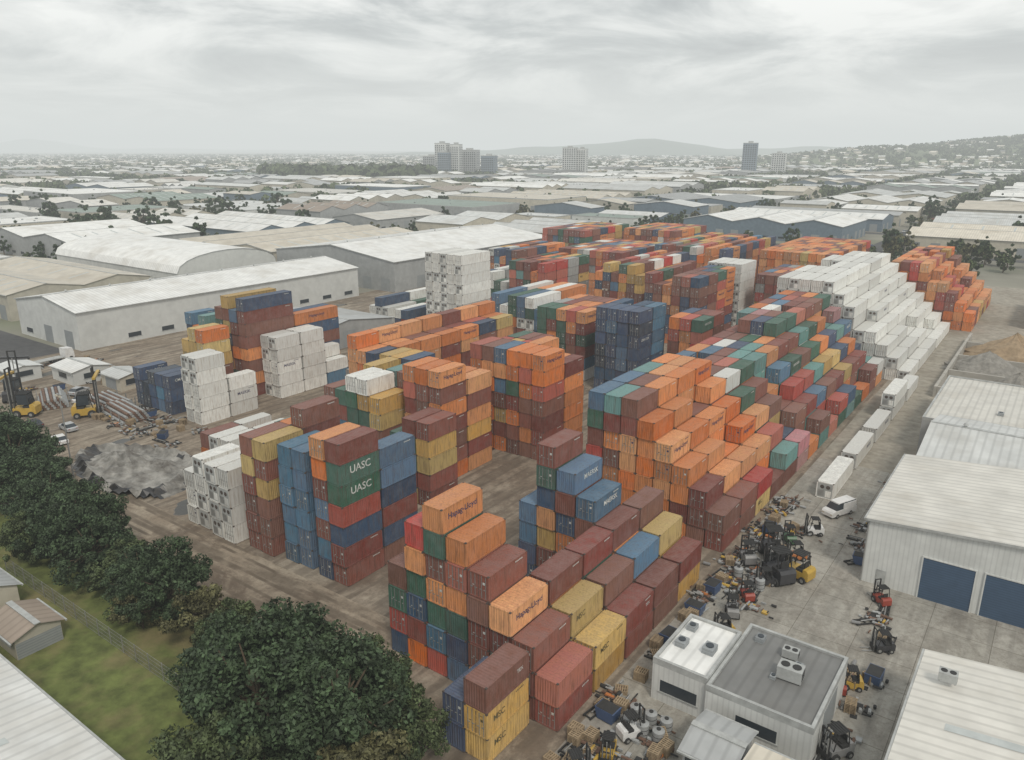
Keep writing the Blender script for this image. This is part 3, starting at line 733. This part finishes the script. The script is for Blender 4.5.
def truck():
    b=MB(); b.box(-.5,-7,.7,.5,5,.95,1); b.prism([(5,.6),(7.2,.6),(7.2,1.8),(6.9,3.0),(5,3.1)],-1.2,1.2,'x',0); b.prism([(7.0,1.9),(7.22,1.85),(6.98,2.8),(6.8,2.8)],-1.05,1.05,'x',3)
    b.box(-1.22,-7.2,.96,1.22,4.6,1.15,2)
    for y in (6.3,3.6,2.4,-3.6,-4.8,-6.0):
        for x in (-1.2,.9): b.cyl((x,y,.5),.5,.3,'x',14,1)
    return b.mesh('truck_mesh',[pcol['white'],dark,greyp,glass])
TRK=truck()
for x,y,a in [(-185,58,1.5),(-172,52,1.6),(-196,78,.1)]:
    put('truck',TRK,(x,y,.03),a)
def forklift(k,s=1.0,mast=2.6,big=False):
    b=MB()
    b.box(-.55,-.9,.25,.55,.75,.85,0); b.prism([(-1.15,.3),(-.7,.3),(-.7,1.15),(-1.0,1.15),(-1.15,.95)],-.56,.56,'x',0)
    b.box(-.5,-.7,.85,.5,-.1,1.05,1); b.box(-.28,-.65,1.05,.28,-.2,1.15,1); b.box(-.28,-.72,1.1,.28,-.62,1.6,1)
    for x in (-.5,.45):
        b.prism([(-.75,1.0),(-.68,1.0),(-.5,2.1),(-.57,2.1)],x,x+.05,'x',1); b.prism([(.55,.8),(.62,.8),(.35,2.1),(.28,2.1)],x,x+.05,'x',1)
    b.box(-.52,-.6,2.1,.52,.38,2.16,1)
    for i in range(5): b.box(-.5,-.5+i*.19,2.16,.5,-.46+i*.19,2.2,1)
    b.cyl((0,.25,1.0),.02,.45,'z',6,1); b.cyl((0,.25,1.42),.17,.03,'z',12,1)
    for x in (-.38,.28):
        b.box(x,.82,.1,x+.1,.95,mast,1); b.box(x+.02,.95,.15,x+.08,1.02,mast*.8,2)
    for z in (.3,1.2,mast-.1): b.box(-.38,.84,z,.38,.92,z+.1,1)
    b.cyl((0,.88,.2),.05,mast*.8,'z',8,2)
    b.box(-.45,1.02,.25,.45,1.07,.75,1)
    for x in (-.32,.2): b.box(x,1.07,.1,x+.12,2.1,.15,2)
    for y,r in ((.45,.34),(-.75,.27)):
        for x in (-.68,.46): b.cyl((x,y,r),r,.22,'x',14,3)
        for x in (-.69,.67): b.cyl((x,y,r),r*.5,.02,'x',10,2)
    b.v=[(x*s,y*s,z*s) for x,y,z in b.v]
    if big:
        b.box(-.5*s,-.6*s,1.15*s,.5*s,.3*s,2.05*s,4)
        z=mast*s*.82
        b.box(-3.0,1.0*s,z,3.0,1.25*s,z+.4,0); b.box(-3.0,1.0*s,z-.3,-2.8,1.3*s,z,1); b.box(2.8,1.0*s,z-.3,3.0,1.3*s,z,1)
    return b.mesh('forklift_mesh',[pcol[k],dark,steel,dark,glass])
fks=[forklift('yellow'),forklift('grey',1.1),forklift('red'),forklift('black'),forklift('grey',1.3,2.4),forklift('orange',1.1,2.4),forklift('green',1.1,2.4),forklift('white',1.1)]
hand=[forklift('yellow',2.2,4.4,True),forklift('black',2.2,4.6,True)]
for x,y,k,a in [(-150,66,0,-.6),(-172,62,1,.8),(-136,99,1,2.0)]: put('container_handler',hand[k],(x,y,.03),a)
put('container_handler',hand[0],(-160,59,.03),2.3)
bigf=forklift('black',1.9,2.1); put('forklift',bigf,(-24.8,90.5,.03),.6); put('forklift',bigf,(-22.5,85.5,.03),.9); put('forklift',forklift('yellow',1.6,1.6),(-20.6,87.3,.03),1.3)
put('forklift',fks[2],(-11.2,87.3,.03),.8); put('forklift',fks[0],(-10.5,70,.03),2)
for i in range(8):
    put('forklift',fks[i%8],(random.uniform(-27.5,-22),71+i*4.1,.03),random.choice([.5,.6,2.1,2.2])+random.uniform(-.2,.2))
for i in range(3):
    put('forklift',fks[[1,0,7][i]],(random.uniform(-27,-22),45+i*3.4,.03),random.uniform(0,6.28))
for i in range(3):
    put('forklift',random.choice(fks),(random.uniform(-12.5,-9),60+i*9,.03),random.uniform(0,6.28))
# clutter
tim=mat('timber',(.33,.25,.16),.9,.3,2,.3,.5); rus=mat('rusty_steel',(.17,.10,.07),.8,.35,2,.5,.6); gry=mat('galvanised',(.36,.37,.37),.5,.2,1,.3,.5)
def pallet_stack(n):
    b=MB()
    for l in range(n):
        z=l*.15
        for k in range(3): b.box(-.6,-.5+k*.45,z,.6,-.4+k*.45,z+.1,0)
        for k in range(6): b.box(-.6+k*.22,-.5,z+.103,-.48+k*.22,.5,z+.13,0)
    return b.mesh('pallet_stack_mesh',[tim])
def scrap(seed):
    R=random.Random(seed); b=MB()
    for i in range(24):
        x,y=R.gauss(0,.8),R.gauss(0,.9); z=R.uniform(0,.22); a,c,e=R.uniform(.08,.7),R.uniform(.08,.7),R.uniform(.04,.25); m=R.choice([0,0,1,1,2,2,3])
        if R.random()<.6: b.box(x-a/2,y-c/2,z,x+a/2,y+c/2,z+e,m)
        else: b.cyl((x,y,z+.15),.05+R.random()*.14,R.uniform(.3,1.3),R.choice('xy'),8,m)
    return b.mesh('scrap_pile_mesh',[rus,gry,dark,pcol[R.choice(['yellow','grey','blue','orange'])]])
def tank():
    b=MB(); b.cyl((0,0,.1),.55,1.3,'z',16,0); b.cyl((0,0,1.4),.55,.15,'z',16,0,.25); b.cyl((0,0,1.55),.2,.08,'z',10,1)
    for z in (.4,.9): b.cyl((0,0,z),.57,.05,'z',16,1)
    return b.mesh('tank_mesh',[gry,dark])
def mastframe():
    b=MB()
    for x in (-.45,.35): b.box(x,-1.8,.05,x+.1,1.8,.25,0)
    for y in (-1.6,-.5,.6,1.6): b.box(-.35,y,.08,.35,y+.1,.2,0)
    b.cyl((0,-1.5,.3),.07,2.6,'y',8,1)
    return b.mesh('lift_mast_mesh',[dark,steel])
def bin_():
    b=MB(); b.prism([(-.9,0.1),(.7,0.1),(1.0,1.2),(-1.0,1.2)],-.7,.7,'x',0); b.box(-.66,-.9,1.2,.66,.9,1.23,1); b.box(-.75,-1.05,1.15,.75,-1.0,1.25,0)
    return b.mesh('skip_bin_mesh',[pcol['blue'],dark])
PS=[pallet_stack(3),pallet_stack(7)]; SCR=[scrap(i) for i in range(8)]; TK=tank(); MF=mastframe(); BN=bin_()
def clutter(x0,x1,y0,y1,n):
    for i in range(n):
        x,y=random.uniform(x0,x1),random.uniform(y0,y1); a=random.choice([0,0,1.57,random.uniform(0,6.28)])+random.uniform(-.15,.15); r=random.random()
        if r<.42: put('scrap_pile',random.choice(SCR),(x,y,.03),a)
        elif r<.70: put('pallet_stack',random.choice(PS),(x,y,.03),a)
        elif r<.74: put('storage_tank',TK,(x,y,.03),a)
        elif r<.95: put('lift_mast',MF,(x,y,.03),a)
        else: put('skip_bin',BN,(x,y,.03),a)
clutter(-28.8,-26.8,44,108,62); clutter(-26.5,-22,70,100,20); clutter(-27,-21,42,56.5,26); clutter(-12,-8.5,58,88,16); clutter(-19,-10,40,50,12)
clutter(-20,-8,70,73,6); clutter(-150,-122,66,75,35); clutter(-17,-14.8,92,125,14); clutter(-200,-160,54,88,30)
for k in range(2):
    for j in range(3): put('storage_tank',TK,(-25.3+j*1.5,52.5+k*1.6,.03),0,(1.0,1.0,.9))
def pipes():
    b=MB(); r=.28
    for row in range(4):
        for k in range(9-row): b.cyl((-2.4+k*.58+row*.29,-5,.3+row*.5),r,10,'y',10,(k+row)%2)
    for y in (-4,0,4): b.box(-2.8,y,0,2.8,y+.2,.02+.0,2); b.box(-2.85,y,0,-2.7,y+.15,2,2); b.box(2.7,y,0,2.85,y+.15,2,2)
    return b.mesh('pipe_stack_mesh',[gry,rus,steel])
PP=pipes()
for x,y,a in [(-152,72,1.5),(-144,70.5,1.45),(-164,66,1.2)]: put('pipe_stack',PP,(x,y,.03),a)
def heap(x,y,r,h,m):
    b=MB(); n=18; rings=7; idx={}
    for j in range(rings+1):
        for i in range(n):
            rr=r*(1-j/rings); a=2*math.pi*i/n; z=h*(j/rings)**1.1; k=1+.12*math.sin(i*2.1+j)+random.uniform(-.06,.06)
            idx[j,i]=len(b.v); b.v.append((rr*k*math.cos(a),rr*k*math.sin(a),z+(random.uniform(0,.12)*h if j else 0)))
    for j in range(rings):
        for i in range(n): b.f.append((idx[j,i],idx[j,(i+1)%n],idx[j+1,(i+1)%n],idx[j+1,i])); b.m.append(0)
    b.obj('gravel_heap',[m],(x,y,.02))
hp1=mat('heap_sand',(.34,.25,.16),.95,.2,1,.3,.3,bump=.6); hp2=mat('heap_gravel',(.26,.245,.22),.95,.25,1,.3,.3,bump=.6)
heap(-8,222,11,6,hp1); heap(-12,205,9,4.5,hp2); heap(5,235,13,7,hp1); heap(-5,192,7,3.5,hp2); heap(10,205,10,5,hp2)
b=MB()
for k in range(0,10): b.box(-19,176+k*6,.0,-18.4,181.8+k*6,2.4,0)
for k in range(4): b.box(-18.35,176+k*16,0,-2,176.6+k*16,2.4,0)
b.obj('concrete_block_wall',[mat('concrete',(.42,.40,.36),.85,.15,.6,.4,.3)])
def light_mast(x,y,h=14):
    b=MB(); b.cyl((0,0,0),.13,h,'z',10,0,.07); b.box(-.8,-.1,h-.2,.8,.1,h-.05,0)
    for k in (-.8,.3): b.box(k,-.3,h-.45,k+.5,-.1,h-.2,1)
    b.obj('light_mast',[steel,lampm],(x,y,0))
for p in [(-122,50),(-100,180)]: light_mast(*p)
# ------------------------------------------------------------ camera
cam=bpy.data.cameras.new("camera"); co=bpy.data.objects.new("camera",cam); col.objects.link(co); sc.camera=co
cam.sensor_width=36; cam.lens=36*770/1024; cam.clip_end=60000; cam.clip_start=.5
co.location=(0,0,H0); co.rotation_euler=(math.radians(90)-math.atan(232/770),0,math.radians(36))
sc.view_settings.view_transform='Standard'; sc.view_settings.look='None'; sc.view_settings.exposure=0
print('containers',NC,'buildings',nb)
